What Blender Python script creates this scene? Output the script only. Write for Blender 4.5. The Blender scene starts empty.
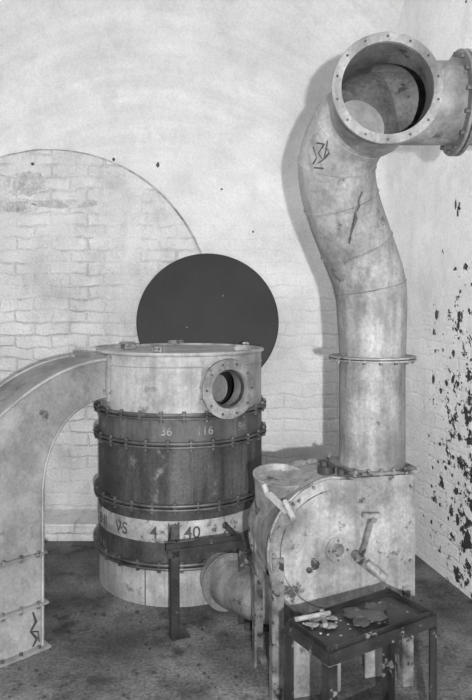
import bpy, bmesh, math, random
from mathutils import Vector, Matrix
random.seed(4)
D=bpy.data; C=bpy.context; S=C.scene
try:
    S.view_settings.view_transform='Standard'; S.view_settings.look='None'
except Exception: pass

# ------------------------------------------------ materials
def M(name,c1,c2,scale=6,rough=.6,metal=0.,spot=None,stretch=(1,1,1),bump=.15,spotscale=25,brick=0,brickz=None,xspot=None,bdist=.01,fine=.15,large=.15,lscale=1.6,arcs=0,baxis=0,drip=0,grime=0,mort=.07):
    m=D.materials.new(name); m.use_nodes=True
    nt=m.node_tree; N=nt.nodes; L=nt.links; b=N['Principled BSDF']
    b.inputs['Roughness'].default_value=rough; b.inputs['Metallic'].default_value=metal
    geo=N.new('ShaderNodeNewGeometry'); POS=geo.outputs['Position']
    sp=N.new('ShaderNodeSeparateXYZ'); L.new(POS,sp.inputs[0])
    def noise(sc,det=6,vec=POS,ro=.6):
        n=N.new('ShaderNodeTexNoise'); n.inputs['Scale'].default_value=sc; n.inputs['Detail'].default_value=det; n.inputs['Roughness'].default_value=ro
        L.new(vec,n.inputs['Vector']); return n.outputs[0]
    def mrange(v,a,b_,c_,d_):
        mr=N.new('ShaderNodeMapRange')
        for i,q in enumerate((a,b_,c_,d_)): mr.inputs[i+1].default_value=q
        L.new(v,mr.inputs[0]); return mr.outputs[0]
    def math_(op,a,b_):
        mm=N.new('ShaderNodeMath'); mm.operation=op
        for i,q in enumerate((a,b_)):
            if isinstance(q,(int,float)): mm.inputs[i].default_value=q
            else: L.new(q,mm.inputs[i])
        return mm.outputs[0]
    def mapping(sc):
        mp=N.new('ShaderNodeMapping'); mp.inputs['Scale'].default_value=sc; L.new(POS,mp.inputs['Vector']); return mp.outputs[0]
    r=N.new('ShaderNodeValToRGB'); r.color_ramp.elements[0].position=.36; r.color_ramp.elements[1].position=.64
    r.color_ramp.elements[0].color=(c1,c1,c1,1); r.color_ramp.elements[1].color=(c2,c2,c2,1)
    L.new(noise(scale,8,mapping(stretch),.62),r.inputs[0]); col=r.outputs[0]
    nf_=noise(70,5)
    k=math_('MULTIPLY',mrange(nf_,.3,.7,1-fine,1+fine),mrange(noise(lscale,3),.35,.65,1-large,1+large))
    if drip: k=math_('MULTIPLY',k,mrange(noise(1,5,mapping((26,26,2.2)),.6),.42,.66,1,1-drip))
    if grime: k=math_('MULTIPLY',k,mrange(noise(5.5,9,mapping((1,1,.7)),.72),.48,.66,1,1-grime))
    if arcs:
        dx=math_('ADD',sp.outputs[0],.6); dz=math_('ADD',sp.outputs[2],-1.2)
        rr=math_('SQRT',math_('ADD',math_('MULTIPLY',dx,dx),math_('MULTIPLY',dz,dz)),0)
        an=math_('ARCTAN2',dz,dx)
        cv=N.new('ShaderNodeCombineXYZ'); L.new(math_('MULTIPLY',rr,16),cv.inputs[0]); L.new(math_('MULTIPLY',an,1.6),cv.inputs[1])
        na=noise(1,5,cv.outputs[0],.6)
        amt=mrange(sp.outputs[2],1.9,2.9,0,arcs)
        k=math_('MULTIPLY',k,math_('ADD',1,math_('MULTIPLY',amt,mrange(na,.35,.65,-1,1))))
    if brick:
        cb=N.new('ShaderNodeCombineXYZ')
        L.new(sp.outputs[baxis],cb.inputs[0]); L.new(sp.outputs[2],cb.inputs[1])
        nd=N.new('ShaderNodeTexNoise'); nd.inputs['Scale'].default_value=6; nd.inputs['Detail'].default_value=6; L.new(POS,nd.inputs['Vector'])
        vs=N.new('ShaderNodeVectorMath'); vs.operation='SCALE'; vs.inputs['Scale'].default_value=.08; L.new(nd.outputs['Color'],vs.inputs[0])
        va=N.new('ShaderNodeVectorMath'); L.new(cb.outputs[0],va.inputs[0]); L.new(vs.outputs[0],va.inputs[1])
        bt=N.new('ShaderNodeTexBrick'); bt.inputs['Scale'].default_value=1; bt.inputs['Brick Width'].default_value=.25; bt.inputs['Row Height'].default_value=.085
        bt.inputs['Mortar Size'].default_value=.014; bt.inputs['Mortar Smooth'].default_value=1.
        bt.inputs['Color1'].default_value=(1,1,1,1); bt.inputs['Color2'].default_value=(.75,.75,.75,1); bt.inputs['Mortar'].default_value=(.0,.0,.0,1)
        L.new(va.outputs[0],bt.inputs['Vector'])
        st=mrange(noise(3.2,6),.38,.60,.12,brick)
        if brickz: st=math_('MULTIPLY',st,mrange(sp.outputs[2],brickz[0],brickz[1],1,0))
        inv=math_('SUBTRACT',1,bt.outputs['Color'])
        k=math_('MULTIPLY',k,math_('SUBTRACT',1,math_('MULTIPLY',math_('MULTIPLY',inv,st),mort)))
    mul=N.new('ShaderNodeVectorMath'); mul.operation='SCALE'
    L.new(col,mul.inputs[0]); L.new(k,mul.inputs['Scale']); col=mul.outputs[0]
    if spot is not None:
        val=noise(spotscale,7,POS,.68)
        if xspot:
            val=math_('ADD',val,math_('MULTIPLY',mrange(sp.outputs[xspot[3]],xspot[0],xspot[1],0,xspot[2]),mrange(sp.outputs[2],.9,2.0,1,.25)))
        r3=N.new('ShaderNodeValToRGB'); r3.color_ramp.elements[0].position=spot[0]; r3.color_ramp.elements[1].position=spot[0]+(spot[2] if len(spot)>2 else .02)
        L.new(val,r3.inputs[0])
        mx=N.new('ShaderNodeMix'); mx.data_type='RGBA'
        L.new(r3.outputs[0],mx.inputs[0]); L.new(col,mx.inputs[6]); mx.inputs[7].default_value=(spot[1],)*3+(1,)
        col=mx.outputs[2]
    bp=N.new('ShaderNodeBump'); bp.inputs['Strength'].default_value=bump; bp.inputs['Distance'].default_value=bdist
    L.new(nf_,bp.inputs['Height'])
    if brick:
        b2=N.new('ShaderNodeBump'); b2.inputs['Distance'].default_value=.012
        L.new(st,b2.inputs['Strength'])
        L.new(bt.outputs['Color'],b2.inputs['Height']); L.new(bp.outputs[0],b2.inputs['Normal']); L.new(b2.outputs[0],b.inputs['Normal'])
    else:
        L.new(bp.outputs[0],b.inputs['Normal'])
    L.new(col,b.inputs['Base Color'])
    return m

m_brick=M('whitewashed_wall',.64,.75,1.8,.9,brick=.55,brickz=(1.6,2.3),bump=.6,fine=.09,large=.07,stretch=(.6,.6,1.6),arcs=.05,spot=(.755,.07),spotscale=11,grime=.12)
m_side=M('peeling_wall',.72,.82,1.8,.9,brick=.35,brickz=(1.3,2.2),baxis=1,bump=.8,fine=.10,large=.06,spot=(.70,.035,.015),xspot=(3.85,3.25,.20,1),spotscale=13,grime=.14)
m_arch=M('whitewashed_infill',.58,.74,2.4,.9,spot=(.67,.26,.12),spotscale=6,brick=.85,mort=.16,bump=1,fine=.12,large=.08,grime=.22)
m_patch=M('spalled_plaster',.42,.70,14,.9,spot=(.60,.20,.08),spotscale=16,bump=1,fine=.2)
m_floor=M('concrete_floor',.065,.17,2.6,.85,spot=(.56,.018,.12),spotscale=4.5,bump=1,fine=.5,large=.35,grime=.55)
m_edge=M('arch_edge_shade',.20,.60,9,.9)
m_white=M('drum_light_paint',.26,.47,4,.5,spot=(.60,.12,.10),spotscale=8,fine=.14,drip=.25,grime=.35)
m_lower=M('drum_base_paint',.28,.46,4,.55,spot=(.60,.10,.10),spotscale=7,fine=.14,drip=.3,grime=.4)
m_mid=M('drum_grey_paint',.08,.15,6,.55,spot=(.62,.24,.06),spotscale=18,stretch=(1,1,.35),drip=.3,grime=.4)
m_dark=M('drum_dark_paint',.045,.10,5,.55,spot=(.60,.20,.12),spotscale=12,stretch=(1,1,.25),fine=.35,large=.25,lscale=3,drip=.5,grime=.4)
m_flange=M('flange_steel',.055,.15,12,.5,metal=.3,grime=.4)
m_band=M('worn_stencil_band',.24,.46,12,.6,spot=(.54,.08,.08),spotscale=13)
m_galv=M('galvanised_duct',.19,.29,4,.55,metal=.15,spot=(.62,.08,.06),spotscale=8,fine=.16,large=.22,lscale=2.5,grime=.4)
m_pipe=M('dirty_painted_pipe',.17,.30,5,.5,metal=.08,spot=(.62,.06,.07),spotscale=11,fine=.22,large=.28,lscale=3.5,stretch=(1,1,.5),drip=.3,grime=.42)
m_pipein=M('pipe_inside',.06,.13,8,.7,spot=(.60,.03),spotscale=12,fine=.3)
m_pale=M('pale_paint',.28,.38,8,.6,spot=(.66,.1),grime=.3)
m_blow=M('blower_paint',.20,.34,5,.55,metal=.08,spot=(.59,.05,.06),spotscale=10,fine=.22,large=.25,lscale=4,drip=.3,grime=.5)
m_rim=M('worn_rim',.06,.26,12,.5,metal=.2,spot=(.56,.03),spotscale=22)
m_black=M('black_sheet',.010,.016,5,.55,spot=(.73,.35),spotscale=30,fine=.2)
m_iron=M('dark_iron',.018,.05,10,.5,spot=(.64,.2),spotscale=30)
m_stool=M('rusty_stool',.008,.028,9,.4,spot=(.60,.14),spotscale=14)
m_ink=M('black_ink',.03,.09,22,.7,fine=.1)
m_inkw=M('faded_ink',.14,.32,20,.7,fine=.05)
m_rub=M('debris',.08,.26,20,.8)

# ------------------------------------------------ helpers
def root(name):
    e=D.objects.new(name,None); e.empty_display_size=.1; S.collection.objects.link(e); return e
def obj(name,bm,mat,par=None,smooth=35):
    bmesh.ops.recalc_face_normals(bm,faces=bm.faces)
    me=D.meshes.new(name); bm.to_mesh(me); bm.free()
    if mat is not None: me.materials.append(mat)
    if smooth:
        for p in me.polygons: p.use_smooth=True
        me.set_sharp_from_angle(angle=math.radians(smooth))
    o=D.objects.new(name,me); S.collection.objects.link(o)
    if par: o.parent=par
    return o
def lathe_bm(prof,c,n=80,closed=False,M4=None,bm=None):
    bm=bm or bmesh.new(); rings=[]
    for r,z in prof:
        if r<1e-6:
            v=Vector((0,0,z)); v=(M4@v) if M4 else v+Vector(c); rings.append([bm.verts.new(v)])
        else:
            rg=[]
            for i in range(n):
                a=2*math.pi*i/n; v=Vector((r*math.cos(a),r*math.sin(a),z)); v=(M4@v) if M4 else v+Vector(c); rg.append(bm.verts.new(v))
            rings.append(rg)
    k=len(rings)
    for j in range(k if closed else k-1):
        A=rings[j];B=rings[(j+1)%k]
        for i in range(n):
            i2=(i+1)%n
            if len(A)==1 and len(B)==1: continue
            if len(A)==1: bm.faces.new((A[0],B[i],B[i2]))
            elif len(B)==1: bm.faces.new((A[i],B[0],A[i2]))
            else: bm.faces.new((A[i],B[i],B[i2],A[i2]))
    return bm
def frame(o,z,x=None):
    z=Vector(z).normalized(); x=Vector(x) if x else (Vector((1,0,0)) if abs(z.x)<.9 else Vector((0,1,0)))
    y=z.cross(x).normalized(); x=y.cross(z)
    m=Matrix((x,y,z)).transposed().to_4x4(); m.translation=Vector(o); return m
def boxbm(bm,c,sx,sy,sz,ex=(1,0,0),ey=(0,1,0),ez=(0,0,1),bev=0):
    ex,ey,ez,c=map(Vector,(ex,ey,ez,c)); t=bmesh.new()
    r=bmesh.ops.create_cube(t,size=1)
    for v in t.verts: v.co=Vector((v.co.x*sx,v.co.y*sy,v.co.z*sz))
    if bev: bmesh.ops.bevel(t,geom=t.edges[:],offset=bev,segments=2,affect='EDGES')
    mp={}
    for v in t.verts: mp[v]=bm.verts.new(c+ex*v.co.x+ey*v.co.y+ez*v.co.z)
    for f in t.faces: bm.faces.new([mp[v] for v in f.verts])
    t.free(); return bm
def bar(bm,a,b,w,t,up=(0,0,1),bev=.002):
    a,b=Vector(a),Vector(b); d=b-a; ez=d.normalized(); up=Vector(up)
    if abs(ez.dot(up))>.95: up=Vector((0,1,0))
    ex=up.cross(ez).normalized(); ey=ez.cross(ex)
    return boxbm(bm,(a+b)/2,w,t,d.length,ex,ey,ez,bev)
def cyl(bm,a,b,r,n=16,r2=None):
    a,b=Vector(a),Vector(b); m=frame(a,b-a); l=(b-a).length
    return lathe_bm([(0,0),(r,0),(r2 if r2 is not None else r,l),(0,l)],(0,0,0),n,False,m,bm)
def catmull(P,k=6):
    P=[Vector(p) for p in P]; Q=[P[0]*2-P[1]]+P+[P[-1]*2-P[-2]]; out=[]
    for i in range(1,len(Q)-2):
        for j in range(k):
            t=j/k; a,b,c,d=Q[i-1:i+3]
            out.append(.5*((2*b)+(c-a)*t+(2*a-5*b+4*c-d)*t*t+(3*b-a-3*c+d)*t**3))
    out.append(P[-1]); return out
def sweep(pts,r,n=40,bm=None,cap=True):
    bm=bm or bmesh.new(); pts=[Vector(p) for p in pts]; rings=[]; x=None
    for i,p in enumerate(pts):
        t=(pts[min(i+1,len(pts)-1)]-pts[max(i-1,0)]).normalized()
        if x is None: x=t.orthogonal().normalized()
        x=(x-t*x.dot(t)).normalized(); y=t.cross(x)
        rr=r[i] if isinstance(r,(list,tuple)) else r
        rings.append([bm.verts.new(p+x*rr*math.cos(2*math.pi*j/n)+y*rr*math.sin(2*math.pi*j/n)) for j in range(n)])
    for A,B in zip(rings,rings[1:]):
        for j in range(n): bm.faces.new((A[j],A[(j+1)%n],B[(j+1)%n],B[j]))
    if cap: bm.faces.new(rings[0][::-1]); bm.faces.new(rings[-1])
    return bm
def boolean(a,b,op):
    md=a.modifiers.new('b','BOOLEAN'); md.object=b; md.operation=op; md.solver='EXACT'
    C.view_layer.update(); dg=C.evaluated_depsgraph_get()
    me=D.meshes.new_from_object(a.evaluated_get(dg)); a.modifiers.clear(); a.data=me
    D.objects.remove(b); return a
def annulus(name,o,axis,ri,ro,t,mat,par,bolts=0,rb=None,br=.009,bl=.012,ph=0,boltmat=None):
    m=frame(o,axis); bm=lathe_bm([(ri,0),(ro-.002,0),(ro,.002),(ro,t-.002),(ro-.002,t),(ri,t)],(0,0,0),64,True,m)
    ob=obj(name,bm,mat,par)
    if bolts:
        bm=bmesh.new(); rb=rb or (ri+ro)/2
        for i in range(bolts):
            a=2*math.pi*(i+ph)/bolts; p=Vector((rb*math.cos(a),rb*math.sin(a),0))
            cyl(bm,m@(p+Vector((0,0,-bl))),m@(p+Vector((0,0,t+bl))),br,6)
        obj(name+'_bolts',bm,boltmat or m_flange,par,20)
    return ob
def lump(bm,p,r,sc=(1,1,.5),sub=2):
    t=bmesh.new(); bmesh.ops.create_icosphere(t,subdivisions=sub,radius=r); mp={}
    for v in t.verts:
        k=1+random.uniform(-.25,.25); mp[v]=bm.verts.new(Vector(p)+Vector((v.co.x*sc[0]*k,v.co.y*sc[1]*k,v.co.z*sc[2]*k)))
    for f in t.faces: bm.faces.new([mp[v] for v in f.verts])
    t.free()

# ------------------------------------------------ room
WY=4.36; XL=-2.7; XR=2.3
bm=bmesh.new(); boxbm(bm,((XL+XR)/2,1.1,-.05),XR-XL+.2,6.9,.1); obj('floor',bm,m_floor,None,0)
HS=2.55
bm=bmesh.new(); boxbm(bm,((XL+1.3)/2,WY+.05,HS/2),1.3-XL+.2,.1,HS); obj('wall_back',bm,m_brick,None,0)
wc=[(.80,WY-.001),(.87,4.352),(.93,4.325),(.975,4.285),(1.01,4.23),(1.03,4.17)]
sl=.2
wc+=[(1.03+sl*(4.17-y),y) for y in (3.6,3.0,2.4,1.6,.8,-.4,-2.3)]
bm=bmesh.new(); pr=None
for x,y in wc:
    q=[bm.verts.new((x,y,0)),bm.verts.new((x,y,4.5)),bm.verts.new((x+.12,y+.02,0)),bm.verts.new((x+.12,y+.02,4.5))]
    if pr:
        bm.faces.new((pr[0],q[0],q[1],pr[1])); bm.faces.new((pr[2],pr[3],q[3],q[2]))
    pr=q
obj('wall_right',bm,m_side,None,60)
bm=bmesh.new(); boxbm(bm,(XL-.05,1.1,2.3),.1,6.9,4.6); obj('wall_left',bm,m_brick,None,0)
bm=bmesh.new(); prof=[]
for i in range(61):
    a=math.pi/2*i/60; prof.append((WY-2.3+2.3*math.cos(a),HS+1.6*math.sin(a)))
prof.append((-2.3,HS+1.6))
fr=[[bm.verts.new((x,y,z)) for x in (XL-.1,XR+.1)] for i,(y,z) in enumerate(prof)]
for a,b in zip(fr,fr[1:]): bm.faces.new((a[0],a[1],b[1],b[0]))
obj('ceiling',bm,m_brick,None,60)
AX=-1.30; AR=1.117; AZ=1.5; yf=WY-.03
pts=[(AX-AR,0),(AX+AR,0)]+[(AX+AR*math.cos(math.pi*i/60),AZ+AR*math.sin(math.pi*i/60)) for i in range(61)]
bm=bmesh.new(); f=bm.faces.new([bm.verts.new((x,yf,z)) for x,z in pts])
obj('wall_arch_infill',bm,m_arch,None,0)
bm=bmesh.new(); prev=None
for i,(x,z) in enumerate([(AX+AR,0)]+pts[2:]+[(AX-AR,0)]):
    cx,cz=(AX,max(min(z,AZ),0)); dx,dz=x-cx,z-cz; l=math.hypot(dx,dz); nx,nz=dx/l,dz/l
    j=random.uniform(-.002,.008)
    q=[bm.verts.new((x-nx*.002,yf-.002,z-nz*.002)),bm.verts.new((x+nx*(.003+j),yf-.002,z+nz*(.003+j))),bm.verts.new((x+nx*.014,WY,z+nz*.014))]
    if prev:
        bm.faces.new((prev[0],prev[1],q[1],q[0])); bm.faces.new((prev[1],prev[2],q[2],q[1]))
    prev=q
obj('arch_shade_strip',bm,m_edge,None,40)  # dark strip colours in the shadow line along the arch edge
bm=bmesh.new()
def scab(cx_,cz_,rx,rz,n=40,t=.006):
    o_=[bm.verts.new((cx_+rx*math.cos(2*math.pi*i/n)*(1+random.uniform(-.18,.12)),yf-t,cz_+rz*math.sin(2*math.pi*i/n)*(1+random.uniform(-.18,.12)))) for i in range(n)]
    i_=[bm.verts.new((v.co.x+.004,yf+.001,v.co.z)) for v in o_]
    bm.faces.new(o_)
    for i in range(n): bm.faces.new((o_[i],o_[(i+1)%n],i_[(i+1)%n],i_[i]))
scab(-1.47,2.38,.17,.085); scab(-1.20,2.24,.22,.03); scab(-1.52,2.22,.13,.04)
obj('wall_spalled_plaster',bm,m_patch,None,0)
bm=bmesh.new()
for x,z,a_,b_ in ((-.55,2.52,.012,.018),(-.86,2.56,.01,.012),(-1.42,2.52,.01,.01),(-.1,2.35,.008,.006),(.12,2.05,.006,.008)):
    lump(bm,(x,yf-.002 if (x-AX)**2+(z-AZ)**2<AR**2 else WY-.002,z),1,(a_,.003,b_))
obj('wall_paint_flakes',bm,m_iron,None,0)
bm=bmesh.new()
for i in range(120):
    z=.25+1.35*random.random()**1.2; y=3.22+.42*random.random()**1.6; s_=.003+.016*random.random()**4
    lump(bm,(1.03+sl*(4.17-y)-.001,y,z),1,(.003,s_*1.8,s_*random.uniform(.7,1.8)),1)
for y,z,h_ in ((3.36,2.07,.028),(3.34,2.02,.022),(3.30,1.47,.02),(3.33,1.42,.03)):
    lump(bm,(1.03+sl*(4.17-y)-.002,y,z),1,(.004,.010,h_))
obj('wall_paint_drips',bm,m_iron,None,0)
bm=bmesh.new(); boxbm(bm,(-1.72,4.17,.055),1.94,.32,.11,bev=.015); obj('trim_plinth',bm,m_arch,None,30)

# ------------------------------------------------ filter drum
fd=root('air_filter_drum'); cx,cy=-.318,3.59; c=(cx,cy,0)
top=obj('upper_shell',lathe_bm([(.455,.965),(.464,.965),(.464,1.262),(.455,1.262)],c,96,True),m_white,fd)
az=math.radians(30); pd=Vector((math.sin(az),-math.cos(az),0)); pc=Vector((cx,cy,1.105))
cut=obj('cutter',cyl(bmesh.new(),pc+pd*.3,pc+pd*.7,.1,48),None)
boolean(top,cut,'DIFFERENCE'); top.data.materials.clear(); top.data.materials.append(m_white)
obj('inner_canister',lathe_bm([(0,.97),(.30,.97),(.30,1.24),(0,1.24)],c,48),m_iron,fd)
obj('lid',lathe_bm([(0,1.272),(.43,1.264),(.464,1.262),(.476,1.266),(.48,1.274),(.476,1.282),(.46,1.284),(.452,1.272),(0,1.282)],c,96),m_white,fd)
def shell(n,z0,z1,r,m): return obj(n,lathe_bm([(0,z0),(r,z0),(r,z1),(0,z1)],c,96),m,fd)
shell('collar_shell',.817,.965,.466,m_mid)
shell('middle_shell',.504,.817,.466,m_dark)
shell('band_shell',.209,.504,.466,m_dark)
shell('base_shell',0,.209,.462,m_lower)
obj('stencil_band',lathe_bm([(.467,.325),(.4685,.328),(.4685,.432),(.467,.435)],c,96),m_band,fd)
obj('rolled_bead',lathe_bm([(.464,1.205),(.469,1.21),(.464,1.215)],c,96),m_white,fd)
for k,z in enumerate((.961,.817,.504,.209)):
    for s in (-.016,.004):
        obj('flange_ring_%d'%k,lathe_bm([(.46,z+s),(.492,z+s),(.494,z+s+.006),(.492,z+s+.012),(.46,z+s+.012)],c,96,True),m_flange,fd)
    bm=bmesh.new(); nb=26
    for i in range(nb):
        a=2*math.pi*(i+.3*k)/nb; x=cx+.48*math.cos(a); y=cy+.48*math.sin(a)
        cyl(bm,(x,y,z-.028),(x,y,z+.028),.010,6)
    obj('flange_bolts_%d'%k,bm,m_flange,fd,20)
pm=frame(pc+pd*.45,pd)
obj('port_tube',lathe_bm([(.098,0),(.108,0),(.108,.115),(.098,.115)],(0,0,0),64,True,pm),m_white,fd)
annulus('port_flange',pc+pd*.56,pd,.099,.150,.014,m_blow,fd,10,.128,.007,.004)
obj('port_inner_ring',lathe_bm([(.086,.09),(.1,.09),(.1,.1),(.086,.1)],(0,0,0),64,True,pm),m_iron,fd)
obj('port_crescent_disc',lathe_bm([(0,0),(.07,0),(.07,.005),(0,.005)],(0,0,0),40,False,frame(pc+pd*.42+Vector((.02,0,-.01)),(-.75,-.6,.1))),m_pale,fd)  # added disc, its pale colour makes the lit crescent inside the port
bm=bmesh.new()
for (a,r,w) in ((100,.38,.10),(190,.30,.09),(255,.36,.05),(330,.41,.09),(20,.4,.04)):
    a=math.radians(a); p=Vector((cx+r*math.cos(a),cy+r*math.sin(a),1.293)); boxbm(bm,p,w,.03,.03,bev=.004)
obj('lid_clips',bm,m_rim,fd)
bm=bmesh.new()
for a,z0,z1,r in ((-18,.0,.195,.464),(-62,.98,1.25,.466),(12,.52,.80,.468)):
    a=math.radians(a); p=Vector((cx+r*math.sin(a),cy-r*math.cos(a),0)); bar(bm,p+Vector((0,0,z0)),p+Vector((0,0,z1)),.006,.006)
obj('weld_seams',bm,m_mid,fd)
def wraptext(name,s,az0,z,size,mat,par,r=.469):
    cu=D.curves.new(name,'FONT'); cu.body=s; cu.size=size; cu.align_x='CENTER'; cu.offset=.0008
    o=D.objects.new('t',cu); S.collection.objects.link(o); C.view_layer.update()
    me=D.meshes.new_from_object(o.evaluated_get(C.evaluated_depsgraph_get())); D.objects.remove(o)
    bm=bmesh.new(); bm.from_mesh(me)
    bmesh.ops.triangulate(bm,faces=bm.faces)
    bmesh.ops.subdivide_edges(bm,edges=[e for e in bm.edges if e.calc_length()>.02],cuts=1)
    for v in bm.verts:
        a=math.radians(az0)+v.co.x/r; v.co=Vector((cx+(r+.0015)*math.sin(a),cy-(r+.0015)*math.cos(a),z+v.co.y))
    obj(name,bm,mat,par,0)
wraptext('stencil_text','VS',-36,.348,.085,m_ink,fd)
wraptext('stencil_text','4',-12,.348,.085,m_ink,fd)
wraptext('stencil_text','40',12,.348,.085,m_ink,fd)
wraptext('stencil_text','8 II',-58,.348,.085,m_ink,fd)
wraptext('stencil_text','9',34,.348,.085,m_ink,fd)
wraptext('stencil_text','36',-4,.868,.06,m_inkw,fd)
wraptext('stencil_text','116',20,.868,.06,m_inkw,fd)
wraptext('stencil_text','46',-58,.868,.06,m_inkw,fd)
wraptext('stencil_text','96',48,.868,.06,m_inkw,fd)
wraptext('stencil_text','8 46',-58,.235,.055,m_inkw,fd)
wraptext('stencil_text','36',-50,.64,.08,m_iron,fd)
# dark painted block on the band
bm=bmesh.new(); pr=None
for i in range(9):
    a=math.radians(-3+i*.9); q=[bm.verts.new((cx+.4705*math.sin(a),cy-.4705*math.cos(a),z)) for z in (.335+random.uniform(-.008,.008),.425+random.uniform(-.008,.008))]
    if pr: bm.faces.new((pr[0],q[0],q[1],pr[1]))
    pr=q
obj('stencil_block',bm,m_ink,fd,0)
bm=bmesh.new(); A=Vector((-.275,2.83,0)); Bq=Vector((.03,2.95,0)); dr=(Bq-A).normalized(); nn=Vector((-dr.y,dr.x,0)); zt=.40
boxbm(bm,A+Vector((0,0,zt/2)),.036,.007,zt,dr,nn,(0,0,1),.001)
boxbm(bm,A+dr*-.018+nn*.015+Vector((0,0,zt/2)),.007,.034,zt,dr,nn,(0,0,1),.001)
boxbm(bm,A+dr*.02+nn*.02+Vector((0,0,.004)),.09,.07,.008,dr,nn)
bar(bm,A-dr*.04+Vector((0,0,zt-.012)),Bq+Vector((0,0,zt-.012)),.007,.036,bev=.001)
bar(bm,A-dr*.04+Vector((0,0,zt+.004))+nn*.02,Bq+nn*.02+Vector((0,0,zt+.004)),.045,.006,up=nn,bev=.001)
bar(bm,A-dr*.03+Vector((0,0,zt-.01)),Vector((-.33,3.14,zt-.01)),.007,.036,bev=.001)
bar(bm,Bq+Vector((0,0,zt-.01)),Vector((-.06,3.21,zt-.01)),.007,.036,bev=.001)
boxbm(bm,Bq+nn*.01+Vector((0,0,zt/2)),.03,.007,zt,dr,nn,(0,0,1),.001)
obj('bracket_stand',bm,m_iron,fd)

# ------------------------------------------------ black round cover leaning on wall
rc=root('round_cover_plate'); tl=math.radians(15)
ax=Vector((.05,-math.cos(tl),math.sin(tl))); o=Vector((-.19,4.205,1.425))
m=frame(o,ax)
obj('disc',lathe_bm([(0,0),(.475,0),(.480,.004),(.480,.018),(.475,.022),(0,.022)],(0,0,0),96,False,m),m_black,rc)
bm=bmesh.new()
for a,r in ((60,.2),(200,.15),(320,.25)):
    a=math.radians(a); p=Vector((r*math.cos(a),r*math.sin(a),.020)); cyl(bm,m@p,m@(p+Vector((0,0,.006))),.005,8)
obj('disc_rivets',bm,m_rim,rc)
bm=bmesh.new(); cyl(bm,(-.24,4.24,1.44),(-.24,WY,1.44),.03,16); obj('wall_stud',bm,m_iron,rc)

# ------------------------------------------------ left rectangular duct elbow
ld=root('ventilation_duct'); u=Vector((-.72,-.69,0)).normalized(); nf=Vector((.69,-.72,0)).normalized(); P0=Vector((-.67,3.3,0)); W=.32
def bez(p,t): a,b,c_,d=[Vector(q) for q in p]; return a*(1-t)**3+3*b*t*(1-t)**2+3*c_*t*t*(1-t)+d*t**3
low=[.5,.36,.25,.14,0]
inn=[(-.10,1.045)]+[tuple(bez([(0,1.045),(.2,1.045),(.37,.90),(.385,.64)],i/20)) for i in range(21)]+[(.385,z) for z in low]
out=[(-.10,1.24)]+[tuple(bez([(0,1.24),(.22,1.235),(.52,1.16),(.87,.72)],i/20)) for i in range(21)]+[(.90,.5)]+[(.92,z) for z in low[1:]]
tv=Vector((.297,-.955,0))
def Lp(s,z,d=0): return P0+u*s-nf*d+Vector((0,0,z))+tv*(.30*max(0,1-z/.95)**1.25)
bm=bmesh.new(); st=[]
for (a,b) in zip(inn,out): st.append([bm.verts.new(Lp(a[0],a[1],0)),bm.verts.new(Lp(b[0],b[1],0)),bm.verts.new(Lp(b[0],b[1],W)),bm.verts.new(Lp(a[0],a[1],W))])
for A,B in zip(st,st[1:]):
    for j in range(4): bm.faces.new((A[j],A[(j+1)%4],B[(j+1)%4],B[j]))
bm.faces.new(st[0]); bm.faces.new(st[-1])
obj('duct_elbow',bm,m_galv,ld,40)
for nme,cv in (('outer_seam',out),('inner_seam',inn)):
    bm=bmesh.new()
    for d in (-.004,W+.004): sweep([Lp(a,z,d) for a,z in cv],.008,8,bm)
    obj(nme,bm,m_pale if nme[0]=='o' else m_galv,ld)
def dflange(z,g,t,nm):
    bm=bmesh.new(); cc=Lp((.385+.92)/2,z,W/2); boxbm(bm,cc,.535+2*g,W+2*g,t,u,nf,(0,0,1),.003); obj(nm,bm,m_galv,ld)
    bm=bmesh.new()
    for i in range(7):
        s=.385+.535*(i+.3)/6.6; p=Lp(s,z,-g*.55); cyl(bm,p+Vector((0,0,-t/2-.01)),p+Vector((0,0,t/2+.01)),.009,6)
    obj(nm+'_bolts',bm,m_rim,ld,20)
dflange(.375,.020,.010,'middle_flange'); dflange(.175,.024,.012,'lower_flange'); dflange(.008,.03,.014,'floor_flange')
bm=bmesh.new(); sweep([Lp(.43,.15,-.002),Lp(.415,.11,-.002),Lp(.44,.08,-.002),Lp(.41,.045,-.002),Lp(.43,.02,-.002)],[.004,.007,.005,.008,.004],6,bm)
sweep([Lp(.44,.08,-.002),Lp(.405,.07,-.002),Lp(.40,.03,-.002)],.004,6,bm); obj('surface_crack',bm,m_iron,ld)
bm=bmesh.new()
boxbm(bm,Lp(.02,1.14,W/2),.02,W+.05,.245,u,nf,(0,0,1),.003); obj('drum_collar',bm,m_galv,ld)

# ------------------------------------------------ S pipe with open tee
PX=1.44
vp=root('ventilation_pipe')
cp=[(.570,2.6,.845),(.570,2.6,1.15),(.570,2.6,1.40),(.560,2.6,1.60),(.494,2.55,1.767),(.419,2.48,1.940),(.392,2.41,2.075),(.430,2.32,2.175),(.487,2.24,2.213)]
path=catmull(cp,6); np_=len(path)
def rad(dr):
    return [(.136+ (.014*min(1,max(0,(p.z-1.3)/.3))))-dr for p in path]
tc=Vector((.487,2.26,2.213)); br0=Vector((.487,2.21,2.235)); RS=.157; RB=.1435
def solid(dr,ext):
    a=obj('t1',sweep(path if not ext else [path[0]-Vector((0,0,.05))]+path[1:],rad(dr),44),None)
    b=obj('t2',cyl(bmesh.new(),(.487,2.0-ext,2.213),tc,RS-dr,48),None); boolean(a,b,'UNION')
    s=bmesh.new(); bmesh.ops.create_uvsphere(s,u_segments=48,v_segments=22,radius=RS+.001-dr)
    for v in s.verts: v.co+=tc
    boolean(a,obj('t3',s,None),'UNION')
    boolean(a,obj('t4',cyl(bmesh.new(),br0,(PX+ext,2.21,2.235),RB-dr,44),None),'UNION')
    return a
outer=solid(0,0); inner=solid(.008,.05)
boolean(outer,inner,'DIFFERENCE')
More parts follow.
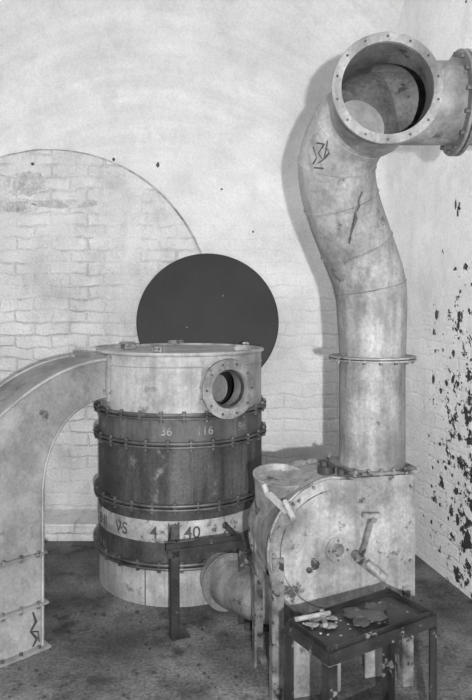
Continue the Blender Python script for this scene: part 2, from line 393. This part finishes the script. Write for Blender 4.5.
outer.name='pipe_body'; outer.parent=vp; me=outer.data; me.materials.clear(); me.materials.append(m_pipe); me.materials.append(m_pipein)
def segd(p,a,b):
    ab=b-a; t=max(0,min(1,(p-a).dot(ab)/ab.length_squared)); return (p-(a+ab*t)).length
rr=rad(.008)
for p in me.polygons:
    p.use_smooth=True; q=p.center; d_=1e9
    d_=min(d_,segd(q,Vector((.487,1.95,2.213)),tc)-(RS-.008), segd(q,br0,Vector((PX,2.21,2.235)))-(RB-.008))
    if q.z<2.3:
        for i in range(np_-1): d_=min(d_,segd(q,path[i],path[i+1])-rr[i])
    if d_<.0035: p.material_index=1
me.set_sharp_from_angle(angle=math.radians(30))
for i in (3,4,5,6,7):
    k=i*6; t=(path[min(k+1,np_-1)]-path[k-1]).normalized(); r=rad(0)[k]
    obj('weld_seam_%d'%i,lathe_bm([(r-.004,-.006),(r+.004,0),(r-.004,.006)],(0,0,0),48,False,frame(path[k],t)),m_pipe,vp)
annulus('mouth_flange',(.487,2.0,2.213),(0,-1,0),.149,.180,.012,m_pipe,vp,14,.166,.0045,.002,.5,m_iron)
annulus('pipe_flange_lower',(.57,2.6,1.292),(0,0,1),.13,.180,.007,m_pipe,vp,16,.163,.007,.010)
annulus('pipe_flange_upper',(.57,2.6,1.303),(0,0,1),.13,.180,.007,m_pipe,vp)
annulus('branch_flange_a',(.775,2.21,2.235),(1,0,0),.14,.182,.012,m_pipe,vp,14,.166,.008,.012)
annulus('branch_flange_b',(.793,2.21,2.235),(1,0,0),.14,.182,.012,m_pipe,vp)
annulus('wall_collar',(1.385,2.21,2.235),(1,0,0),.14,.175,.02,m_pipe,vp)
bm=lathe_bm([(0,0),(.095,0),(.095,.006),(0,.006)],(0,0,0),40,False,frame((.450,2.25,2.175),(.30,-1,.30)))
obj('bright_wall_disc',bm,m_pale,vp)  # added pale disc, stands in for the bright inner wall behind the mouth
bm=bmesh.new(); th=math.radians(13); ex=Vector((math.cos(th),math.sin(th),0)); ey=Vector((-math.sin(th),math.cos(th),0))
boxbm(bm,(.57,2.6,.853),.30,.30,.012,ex,ey,(0,0,1),.003); obj('base_flange',bm,m_rim,vp)
bm=bmesh.new()
for i in range(6):
    for s in (-1,1):
        p=Vector((.57,2.6,0))+ex*(-.135+.054*i)+ey*(s*.14); cyl(bm,p+Vector((0,0,.845)),p+Vector((0,0,.870)),.008,6)
obj('base_flange_bolts',bm,m_rim,vp,20)
from mathutils.bvhtree import BVHTree
C.view_layer.update()
bvh=BVHTree.FromObject(outer,C.evaluated_depsgraph_get())
def stroke(name,xz,w,mat,par,b,y0=1.0,direc=(0,1,0)):
    pts=[]
    for i in range(len(xz)-1):
        for j in range(6):
            t=j/6; x=xz[i][0]*(1-t)+xz[i+1][0]*t; z=xz[i][1]*(1-t)+xz[i+1][1]*t
            h=b.ray_cast(Vector((x,y0,z)),Vector(direc))
            if h[0]: pts.append(h[0])
    if len(pts)>2: obj(name,sweep(pts,[w*(.5+.5*random.random()) for _ in pts],6),mat,par)
stroke('scratch',[(.475,1.945),(.462,1.915),(.463,1.895),(.452,1.87),(.457,1.85),(.442,1.80),(.437,1.75)],.006,m_ink,vp,bvh)
stroke('scratch',[(.468,1.90),(.452,1.87),(.447,1.83),(.440,1.80)],.006,m_iron,vp,bvh)
for pt in ([(.285,2.10),(.297,2.06),(.285,2.04)],[(.295,2.11),(.32,2.10),(.302,2.075),(.318,2.05),(.30,2.04)],[(.33,2.11),(.322,2.05),(.338,2.07),(.327,2.09)],[(.29,2.03),(.33,2.02)]):
    stroke('painted_mark',pt,.004,m_iron,vp,bvh)

# ------------------------------------------------ blower
bl=root('centrifugal_blower'); O=Vector((.57,2.6,0)); SR=.265; SX=-.215; XRt=.100
def B(x,y,z): return O+ex*x+ey*y+Vector((0,0,z))
def outline(g=0):
    pts=[(XRt+g,.842),(-.15,.842)]
    for i in range(1,33):
        a=math.pi/2+math.pi*i/32; pts.append((SX+(SR+g)*math.cos(a),.572+(SR+g)*math.sin(a)))
    pts+=[(XRt+g,.307-g)]
    return pts
def slab(name,g,y0,y1,mat):
    bm=bmesh.new(); P=outline(g); a=[bm.verts.new(B(x,y0,z)) for x,z in P]; b=[bm.verts.new(B(x,y1,z)) for x,z in P]
    bm.faces.new(a); bm.faces.new(b[::-1]); n=len(P)
    for i in range(n): bm.faces.new((a[i],b[i],b[(i+1)%n],a[(i+1)%n]))
    return obj(name,bm,mat,bl,30)
slab('scroll_body',0,-.135,.135,m_blow)
slab('front_plate',.018,-.145,-.135,m_blow); slab('back_plate',.018,.135,.145,m_rim)
bm=bmesh.new(); P=outline(.014)[1:-1]; sweep([B(x,-.147,z) for x,z in P],.006,8,bm); sweep([B(x,.147,z) for x,z in P],.006,8,bm); obj('rim_bead',bm,m_rim,bl)
bm=bmesh.new(); P=outline(-.035)[2:-1]; sweep([B(x,-.145,z) for x,z in P],.003,6,bm); obj('face_seam',bm,m_rim,bl)
bm=bmesh.new()
for i in range(4,33,4):
    x,z=outline(0)[i+1]; cyl(bm,B(x*.97-.006,-.158,z),B(x*.97-.006,-.14,z),.007,6)
for z in (.35,.5,.65,.8): cyl(bm,B(XRt-.004,-.158,z),B(XRt-.004,-.14,z),.007,6)
obj('plate_bolts',bm,m_rim,bl,20)
fy=-.146
annulus('shaft_port',B(-.215,fy,.570),-ey,.026,.048,.010,m_blow,bl,4,.038,.005,.004)
obj('port_core',cyl(bmesh.new(),B(-.215,fy,.570),B(-.215,fy-.004,.570),.027,24),m_rim,bl)
bm=bmesh.new(); lump(bm,B(-.31,fy,.52),1,(.024,.003,.022)); lump(bm,B(-.33,fy,.50),1,(.014,.003,.012)); obj('grease_stain',bm,m_iron,bl)
bm=bmesh.new()
cyl(bm,B(-.14,fy,.545),B(-.14,fy-.06,.545),.018,20)
bar(bm,B(-.14,fy-.05,.54),B(-.095,fy-.055,.70),.020,.010,up=-ey)
cyl(bm,B(-.095,fy-.03,.70),B(-.095,fy-.075,.70),.013,16)
bar(bm,B(-.155,fy-.05,.55),B(-.075,fy-.06,.485),.030,.014,up=-ey)
obj('crank_arm',bm,m_rim,bl)
bm=bmesh.new(); cyl(bm,B(-.115,fy-.06,.53),B(-.065,fy-.11,.485),.015,16,.017); obj('crank_grip',bm,m_blow,bl)
bm=bmesh.new(); bar(bm,B(-.135,fy-.06,.715),B(-.065,fy-.07,.712),.018,.018,up=-ey); obj('crank_latch',bm,m_blow,bl)
co=Vector((.185,2.55,.815)); ca=Vector((.05,-.16,1)).normalized()
bm=lathe_bm([(.095,-.16),(.108,-.02),(.115,0),(.117,.008),(.108,.010),(.102,-.004),(.088,-.16)],(0,0,0),56,True,frame(co,ca)); obj('inlet_collar',bm,m_blow,bl)
bm=lathe_bm([(0,-.022),(.099,-.022),(.099,-.017),(0,-.017)],(0,0,0),40,False,frame(co,ca)); obj('inlet_damper',bm,m_blow,bl)
bm=bmesh.new(); bar(bm,(.125,2.42,.785),(.195,2.33,.740),.028,.014); obj('inlet_lever',bm,m_pale,bl)
bm=bmesh.new(); cyl(bm,(.185,2.35,.775),(.212,2.29,.730),.012,14); cyl(bm,(.125,2.43,.77),(.11,2.45,.81),.011,12); obj('lever_grip',bm,m_pale,bl)
bm=bmesh.new(); cyl(bm,B(-.215,-.03,.838),B(-.215,-.03,.868),.036,16); cyl(bm,B(-.225,-.03,.868),B(-.225,-.03,.886),.018,6); cyl(bm,B(-.17,-.08,.842),B(-.17,-.08,.862),.018,12); obj('grease_cup',bm,m_iron,bl)
bm=bmesh.new()
for x,y in ((-.455,-.150),(-.455,.150),(.085,-.150),(.085,.150)):
    zt=.56 if x<0 else .4
    boxbm(bm,B(x,y,zt/2),.045,.008,zt,ex,ey,(0,0,1),.002)
    boxbm(bm,B(x-.02,y-(.02 if y>0 else -.02),zt/2),.008,.045,zt,ex,ey,(0,0,1),.002)
bar(bm,B(-.47,-.15,.27),B(.105,-.15,.27),.04,.008,up=ey)
bar(bm,B(-.455,-.15,.06),B(-.455,.15,.06),.03,.008)
bar(bm,B(.085,-.15,.06),B(.085,.15,.06),.03,.008)
obj('blower_stand',bm,m_rim,bl)
bm=bmesh.new(); boxbm(bm,B(-.29,-.12,.15),.20,.008,.30,ex,ey,(0,0,1),.002); boxbm(bm,B(.0,-.06,.15),.12,.01,.30,ex,ey,(0,0,1),.002); obj('stand_panels',bm,m_blow,bl)

# ------------------------------------------------ lower connecting pipe
lp=root('connecting_pipe')
q=catmull([(-.085,3.18,.145),(-.01,3.05,.145),(.12,2.90,.16),(.24,2.80,.20),(.30,2.75,.25)],5)
obj('pipe_run',sweep(q,.112,36),m_pipe,lp)
d=(q[3]-q[1]).normalized()
annulus('collar_ring_a',q[3],d,.11,.140,.010,m_pipe,lp,12,.128,.006,.008)
annulus('collar_ring_b',q[3]+d*.018,d,.11,.140,.010,m_pipe,lp)
bm=bmesh.new(); boxbm(bm,(.10,2.93,.02),.12,.08,.04,bev=.005); obj('pipe_foot',bm,m_iron,lp)

# ------------------------------------------------ stool
ss=root('metal_stool'); th=math.radians(31); a=Vector((math.cos(th),math.sin(th),0)); b=Vector((math.sin(th),-math.cos(th),0)); L0=Vector((.160,1.985,0)); la,lb=.45,.215; h=.5
def T(x,y,z): return L0+a*x+b*y+Vector((0,0,z))
bm=bmesh.new()
boxbm(bm,T(la/2,lb/2,h-.006),la-.01,lb-.01,.006,a,b)
for p,q2 in (((0,0),(la,0)),((0,lb),(la,lb)),((0,0),(0,lb)),((la,0),(la,lb))):
    bar(bm,T(*p,h-.017),T(*q2,h-.017),.006,.038,bev=.001)
for p,q2,o2 in (((0,0),(la,0),(0,.012)),((0,lb),(la,lb),(0,-.012)),((0,0),(0,lb),(.012,0)),((la,0),(la,lb),(-.012,0))):
    bar(bm,T(p[0]+o2[0],p[1]+o2[1],h-.002),T(q2[0]+o2[0],q2[1]+o2[1],h-.002),.005,.03,bev=.001)
for x,y in ((0,0),(la,0),(0,lb),(la,lb)):
    sx=1 if x==0 else -1; sy=1 if y==0 else -1
    boxbm(bm,T(x+sx*.014,y,h/2-.02),.032,.005,h-.04,a,b,(0,0,1),.001)
    boxbm(bm,T(x,y+sy*.014,h/2-.02),.005,.032,h-.04,a,b,(0,0,1),.001)
    boxbm(bm,T(x+sx*.016,y+sy*.016,h-.001),.034,.034,.006,a,b,(0,0,1),.001)
for y in (0,lb): bar(bm,T(0,y,.12),T(la,y,.12),.005,.03,bev=.001)
obj('stool_frame',bm,m_stool,ss)
bm=bmesh.new()
for i in range(26):
    x=random.uniform(.02,.2) if i<22 else random.uniform(.2,.43); y=random.uniform(.02,lb-.02); r=random.uniform(.002,.005); lump(bm,T(x,y,h+r*.4),r)
for x,y,r in ((.06,.06,.018),(.10,.09,.020),(.14,.06,.016),(.09,.04,.014)): lump(bm,T(x,y,h+.004),r,(1.3,.9,.12))
bar(bm,T(.13,.02,h+.012),T(.08,.10,h+.012),.016,.012); cyl(bm,T(.02,.02,h+.012),T(.14,.05,h+.016),.008,10)
obj('rubble_on_seat',bm,m_rub,ss,50)
bm=bmesh.new()
for x,y,r in ((.22,.08,.04),(.26,.12,.045),(.31,.09,.035),(.2,.13,.03)): lump(bm,T(x,y,h+.006),r,(1,1,.22))
obj('oily_rag',bm,m_iron,ss,60)

bm=bmesh.new()
for i in range(190):
    x=random.uniform(-1.0,.15) if i<150 else random.uniform(.5,1.1); y=random.uniform(2.2,3.2); r=random.uniform(.002,.009)*(1.6 if i%23==0 else 1); lump(bm,(x,y,r*.35),r)
obj('floor_rubble',bm,m_iron,None,0)

# ------------------------------------------------ light, world, camera
ld_=D.lights.new('flash','POINT'); ld_.energy=525; ld_.shadow_soft_size=.02
lo=D.objects.new('flash_lamp',ld_); lo.location=(.13,-.45,1.45); S.collection.objects.link(lo)
w=D.worlds.new('World'); S.world=w; w.use_nodes=True
w.node_tree.nodes['Background'].inputs[0].default_value=(1,1,1,1); w.node_tree.nodes['Background'].inputs[1].default_value=.05
cam=D.cameras.new('cam'); cam.sensor_fit='VERTICAL'; cam.sensor_height=36; cam.lens=36*620/700; cam.shift_y=-40/700
co_=D.objects.new('camera',cam); co_.location=(0,0,1.5); co_.rotation_euler=(math.pi/2,0,0); S.collection.objects.link(co_); S.camera=co_
